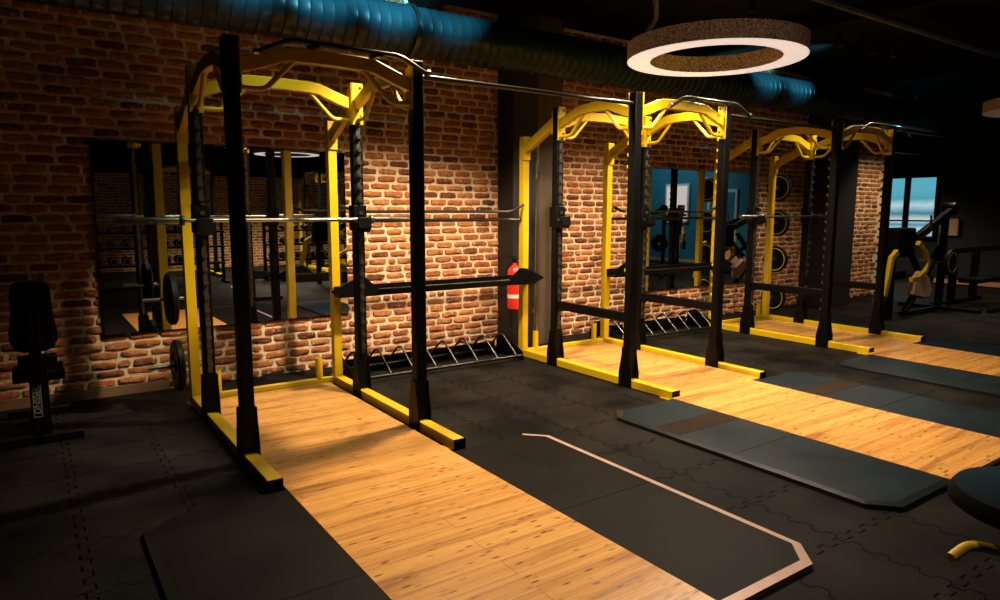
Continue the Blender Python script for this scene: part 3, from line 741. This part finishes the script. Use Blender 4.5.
# ------------------------------------------------------------------ incline bench at the left
bx_, by_ = .0, -.9
e = empty('weight_bench', (bx_, by_, 0), 'black upright weight bench standing alone at the left edge, lettering on its post', 'bench')
pts = [(-.105, .64), (-.135, .70), (-.135, .76), (-.118, .86), (-.112, 1.03), (-.10, 1.075), (-.07, 1.09), (.07, 1.09), (.10, 1.075), (.112, 1.03), (.118, .86), (.137, .76), (.137, .70), (.105, .64), (.06, .62), (-.06, .62)]
MB().prism([(x_+bx_, z_) for x_, z_ in pts], 'y', by_, by_+.07).build('back_pad', M['leather'], e, bevel=.012)
MB().prism([(x_*.86+bx_, (z_-.86)*.9+.86) for x_, z_ in pts], 'y', by_-.016, by_-.001).build('back_board', M['black'], e, bevel=.004)
MB().box(bx_-.035, bx_+.035, by_-.06, by_-.017, .42, .9).build('pad_support', M['black'], e, bevel=.004)
MB().box(bx_-.10, bx_+.12, by_-.05, by_+.05, .535, .60).build('pivot_bracket', M['black'], e, bevel=.006)
MB().box(bx_-.05, bx_+.06, by_-.03, by_+.05, .06, .54).build('post', M['black'], e, bevel=.005)
MB().box(bx_-.14, bx_+.16, by_+.08, by_+.42, .40, .47).build('seat_pad', M['leather'], e, bevel=.015)
MB().box(bx_-.03, bx_+.03, by_+.04, by_+.4, .34, .40).build('seat_beam', M['black'], e, bevel=.004)
MB().box(bx_-.03, bx_+.03, by_-.05, by_+.75, .0, .06).build('base_beam', M['black'], e, bevel=.004)
MB().box(bx_-.2, bx_+.2, by_+.7, by_+.76, .0, .06).build('foot', M['black'], e, bevel=.004)
MB().box(bx_-.24, bx_+.24, by_-.05, by_+.01, .0, .058).build('foot', M['black'], e, bevel=.004)
M['lettering'] = simple('pale_lettering', (.22, .22, .19), .5, 0, .1, 20, 0)
fr = MB()
cx, z0, z1, hw = bx_-.012, .185, .435, .026
for a, b_, c_, d_ in ((cx-hw, cx+hw, z1-.005, z1), (cx-hw, cx+hw, z0, z0+.005), (cx-hw, cx-hw+.005, z0, z1), (cx+hw-.005, cx+hw, z0, z1)):
    fr.box(a, b_, by_-.0325, by_-.0305, c_, d_)
fr.build('lettering_frame', M['lettering'], e, smooth=False)
tc = bpy.data.curves.new('lettering', 'FONT'); tc.body = 'DNSSEC'; tc.size = .056; tc.extrude = .001; tc.align_x = 'CENTER'; tc.align_y = 'CENTER'; tc.materials.append(M['lettering']); tc.offset = .0008
tmp = bpy.data.objects.new('lettering_curve', tc); C.objects.link(tmp)
bpy.context.view_layer.update()
lm = bpy.data.meshes.new_from_object(tmp.evaluated_get(bpy.context.evaluated_depsgraph_get())); bpy.data.objects.remove(tmp)
to = bpy.data.objects.new('lettering', lm); C.objects.link(to); to.parent = e
to.matrix_local = Matrix.Translation((cx-bx_, -.033, (z0+z1)/2)) @ Matrix.Rotation(PI/2, 4, 'X') @ Matrix.Rotation(PI/2, 4, 'Z')

# ------------------------------------------------------------------ machine cut by the lower right corner
e = empty('exercise_machine', (3.3, -5.35, 0), 'black round padded seat with yellow bent handle in the lower right corner', 'exercise machine')
sx_, sy_ = 3.16, -5.47
MB().lathe([(0, .40), (.24, .40), (.305, .405), (.325, .42), (.325, .45), (.305, .48), (.24, .50), (0, .505)], (sx_, sy_, 0), 'z', 48).build('seat_pad', M['leather'], e)
MB().tube([(sx_, sy_, .06), (sx_, sy_, .41)], .05, 20).build('seat_post', M['black'], e)
MB().box(sx_-.05, sx_+.5, sy_-.05, sy_+.05, 0, .06).build('base', M['black'], e, bevel=.005)
MB().box(sx_-.05, sx_+.05, sy_-.4, sy_+.05, 0, .058).build('base', M['black'], e, bevel=.005)
h = MB().tube([(2.765, -5.305, .275), (2.865, -5.325, .31), (2.93, -5.45, .30), (3.02, -5.68, .27), (sx_, -5.80, .10), (sx_, -5.80, .06)], .02, 14, .05).build('handle', M['yellow'], e)

# ------------------------------------------------------------------ plate-loaded machine (repeated)
def lever_machine(c, rz, label, group='plate-loaded machines', yellow=True):
    e = empty('lever_machine', (c[0], c[1], 0), label, 'exercise machine', group)
    X, Y = c
    MB().box(X-.04, X+.04, Y-.6, Y+.6, 0, .06).build('base', M['black'], e, bevel=.005)
    MB().box(X-1.2, X+.3, Y-.04, Y+.04, 0, .058).build('base', M['black'], e, bevel=.005)
    MB().box(X-.045, X+.045, Y-.045, Y+.045, .06, 1.57).build('upright', M['black'], e, bevel=.005)
    MB().beam((X+.02, Y-.10, 1.60), (X-1.15, Y-.10, 1.17), .07, .11).build('lever_arm', M['black'], e, bevel=.006)
    MB().lathe([(0, -.09), (.09, -.09), (.1, -.07), (.1, .07), (.09, .09), (0, .09)], (X-.02, Y-.06, 1.6), 'y', 24).build('pivot', M['black'], e)
    MB().beam((X-1.1, Y, .05), (X-.1, Y, 1.0), .06, .09, (0, 1, 0)).build('front_strut', M['black'], e, bevel=.006)
    MB().beam((X-1.08, Y+.1, 1.14), (X-.35, Y+.1, .46), .05, .08, (0, 1, 0)).build('cross_strut', M['black'], e, bevel=.006)
    MB().ribbon([(X-1.34, Y-.16, .565), (X-1.12, Y-.16, .575), (X-.92, Y-.16, .67), (X-.85, Y-.16, .80), (X-.95, Y-.16, .93), (X-1.22, Y-.16, 1.10)], .06, .075, (0, 1, 0)).build('yellow_arm', M['yellow'], e, bevel=.008)
    MB().prism([(X-1.0, .30), (X-.60, .22), (X-.42, .24), (X-.38, .36), (X-.52, .56), (X-.78, .66), (X-.98, .50)], 'y', Y-.06, Y+.04).build('seat_pad', M['tan'], e, bevel=.025)
    MB().box(X-1.72, X-1.18, Y-.12, Y+.12, .9, 1.32).build('back_pad', M['leather'], e, bevel=.03)
    MB().box(X-1.66, X-1.58, Y-.05, Y+.05, .0, .9).build('pad_post', M['black'], e, bevel=.006)
    MB().ribbon([(X-1.98, Y-.1, .35), (X-1.9, Y-.1, .62), (X-1.84, Y-.1, .9), (X-1.7, Y-.1, .98)], .06, .09, (0, 1, 0)).build('side_arm', M['yellow'], e, bevel=.008)
    MB().lathe([(0, -.16), (.02, -.16), (.02, .3), (0, .3)], (X-.1, Y, .77), 'y', 12).build('disc_horn', M['steel'], e)
    MB().lathe([(.03, .0), (.20, .0), (.205, .02), (.205, .05), (.20, .07), (.03, .07)], (X-.1, Y-.2, .77), 'y', 32, closed=True).build('loaded_disc', M['rubber'], e)
    MB().lathe([(.15, -.002), (.155, -.002), (.155, .0), (.15, .0)], (X-.1, Y-.2, .77), 'y', 32, closed=True).build('disc_marking', M['yellow_ring'], e)
    MB().tube([(X-1.1, Y-.16, 1.18), (X-1.15, Y-.3, 1.28), (X-1.2, Y-.3, 1.5)], .016, 10, .05).build('handle', M['dark_steel'], e)
    e.rotation_euler.z = rz
    return e
lever_machine((11.93, -1.45), .0, 'black lever machine with curved yellow arm and tan seat, right of the far rack')
lever_machine((15.3, 2.6), .5, 'distant machine with yellow legs in front of the bright window')
lever_machine((12.5, -4.6), .9, 'machine in front of the teal wall, seen in the second mirror')
lever_machine((13.7, -5.2), 2.4, 'machine with yellow arm seen near the centre of the second mirror')
lever_machine((14.4, -3.3), 1.6, 'machine with tan seat seen at the right side of the second mirror')
lever_machine((6.7, -7.5), .0, 'machine behind the camera seen at the right side of the first mirror')

# bench-press station at the right edge
e = empty('bench_press_station', (13.2, -1.7, 0), 'black bench press frame against the dark wall at the right edge', 'bench')
for x, y in ((12.75, -1.3), (13.5, -2.1), (12.9, -2.1), (13.6, -1.3)):
    MB().box(x-.05, x+.05, y-.05, y+.05, .0, .95).build('leg', M['black'], e, bevel=.005)
MB().beam((12.1, -1.5, .93), (13.9, -1.9, 1.0), .09, .09).build('top_beam', M['black'], e, bevel=.006)
MB().beam((12.1, -2.1, .04), (13.9, -2.1, .04), .07, .07).build('base', M['black'], e, bevel=.006)
MB().beam((12.1, -1.3, .04), (13.9, -1.3, .04), .07, .07).build('base', M['black'], e, bevel=.006)
MB().box(12.3, 13.4, -1.85, -1.55, .42, .5).build('bench_pad', M['leather'], e, bevel=.02)
MB().beam((13.35, -2.2, 1.02), (14.2, -2.3, 1.07), .16, .05).build('arm_rest', M['tan'], e, bevel=.015)

# tall teal-grey pillar poster / small framed picture near the window
tag(MB().box(15.96, 15.995, -.06, .28, 1.05, 1.4).build('framed_notice', M['tan'], bevel=.004), 'small tan framed notice on the dark wall beside the window', 'picture')
# display screen near window
e = empty('treadmill', (16.2, 1.6, 0), 'dark cardio machine with a console in front of the window', 'treadmill')
MB().box(15.6, 16.9, 1.3, 1.9, 0, .18).build('deck', M['black'], e, bevel=.02)
for y in (1.32, 1.88): MB().beam((15.8, y, .15), (15.6, y, 1.25), .06, .08, (1, 0, 0)).build('upright', M['black'], e, bevel=.008)
MB().box(15.5, 15.6, 1.3, 1.9, 1.2, 1.55).build('console', M['black'], e, bevel=.015)
MB().tube([(15.6, 1.32, 1.2), (16.1, 1.32, 1.05)], .02, 10).build('handrail', M['dark_steel'], e)
MB().tube([(15.6, 1.88, 1.2), (16.1, 1.88, 1.05)], .02, 10).build('handrail', M['dark_steel'], e)

# ------------------------------------------------------------------ what the mirrors show behind the camera
# dumbbell racks
def dumbbell(loc, r, label, group):
    e = empty('dumbbell', loc, label, 'dumbbell', group)
    x, y, z = loc
    MB().tube([(x, y-.08, z+r), (x, y+.08, z+r)], .014, 10).build('handle', M['steel'], e)
    for s in (-1, 1):
        h = MB().lathe([(0, s*.06), (r, s*.06), (r, s*.14), (r-.01, s*.15), (0, s*.15)], (x, y, z+r), 'y', 20).build('head', M['rubber'], e)
        MB().lathe([(r*.62, s*.15), (r*.62, s*.152), (r*.82, s*.152), (r*.82, s*.15)], (x, y, z+r), 'y', 20, closed=True).build('ring_marking', M['yellow_ring'], h)
    return e
def dumbbell_rack(x0, x1, y, label, wh):
    e = empty('dumbbell_rack', ((x0+x1)/2, y, 0), label, 'storage rack', 'dumbbell racks behind the camera')
    for z in (.45, .80, 1.12):
        MB().beam((x0, y+.1, z-.02), (x1, y+.1, z-.02), .05, .04).build('shelf_rail', M['black'], e, bevel=.003)
        MB().beam((x0, y-.1, z-.02), (x1, y-.1, z-.02), .05, .04).build('shelf_rail', M['black'], e, bevel=.003)
    for x in (x0, x1, (x0+x1)/2):
        MB().box(x-.03, x+.03, y-.16, y-.1, 0, 1.3).build('upright', M['black'], e, bevel=.003)
        MB().box(x-.03, x+.03, y-.3, y+.3, 0, .05).build('foot', M['black'], e, bevel=.003)
    for z, r, row in ((.45, .085, 'bottom'), (.80, .07, 'middle'), (1.12, .055, 'top')):
        n = int((x1-x0-.2)/.24); g = 'dumbbells on the %s rail of the rack %s' % (row, wh); d = None
        for k in range(n):
            x = x0+.16+k*.24
            if d is None:
                d = dumbbell((x, y, z), r, 'yellow-ringed dumbbell on the %s rail of the rack %s' % (row, wh), g); x00 = x
            else:
                c = copy_tree(d); c.location.x = x
dumbbell_rack(1.0, 3.5, -8.9, 'three-tier dumbbell rack in the left part of the first mirror', 'left in the first mirror')
dumbbell_rack(4.4, 6.9, -8.9, 'three-tier dumbbell rack in the right part of the first mirror', 'right in the first mirror')
# yellow cage far behind
rb = copy_tree(r1); rb.location = (3.1, -11.2, 0); rb.rotation_euler.z = PI; rb['label'] = 'yellow and black power rack far behind, seen small in the first mirror'; rb['group'] = 'power racks seen in the mirrors'
rb = copy_tree(r2); rb.location = (6.9, -11.2, 0); rb.rotation_euler.z = PI; rb['label'] = 'second yellow and black power rack far behind, seen in the first mirror'; rb['group'] = 'power racks seen in the mirrors'
# a white door and lit panel on the teal wall
o = struct(MB().box(15.95, 16, -6.1, -5.12, .0, 2.14).build('door_1', M['white_paint'], bevel=.01))
MB().box(15.94, 15.955, -6.02, -5.2, .0, 2.06).build('door_leaf', M['teal_wall'], o)
o = struct(MB().box(15.93, 16, -7.65, -6.75, 1.2, 2.34).build('window_3', M['white_paint'], bevel=.01))
MB().box(15.92, 15.935, -7.58, -6.82, 1.27, 2.27).build('pane', M['pane_pink'], o)

# ------------------------------------------------------------------ world and camera
w = bpy.data.worlds.new('World'); scene.world = w; w.use_nodes = True
w.node_tree.nodes['Background'].inputs[0].default_value = (.10, .45, .6, 1)
w.node_tree.nodes['Background'].inputs[1].default_value = .006

cam = bpy.data.cameras.new('Camera'); co = bpy.data.objects.new('Camera', cam); C.objects.link(co)
f, yaw, pitch, roll, ch, D = 680.958, .607859, -.1315195, .0020071, 1.565461, 6.312688
cam.sensor_width = 36; cam.lens = f/1000*36; cam.clip_start = .05; cam.clip_end = 100
F = Vector((math.sin(yaw)*math.cos(pitch), math.cos(yaw)*math.cos(pitch), math.sin(pitch)))
r0 = Vector((math.cos(yaw), -math.sin(yaw), 0)); u0 = r0.cross(F)
Rv = r0*math.cos(roll)+u0*math.sin(roll); Uv = u0*math.cos(roll)-r0*math.sin(roll)
mt = Matrix((Rv, Uv, -F)).transposed().to_4x4(); mt.translation = (0, -D, ch)
co.matrix_world = mt
scene.camera = co
vs = scene.view_settings
vs.view_transform = 'Standard'; vs.look = 'None'; vs.gamma = 1; vs.use_curve_mapping = False; vs.exposure = 0
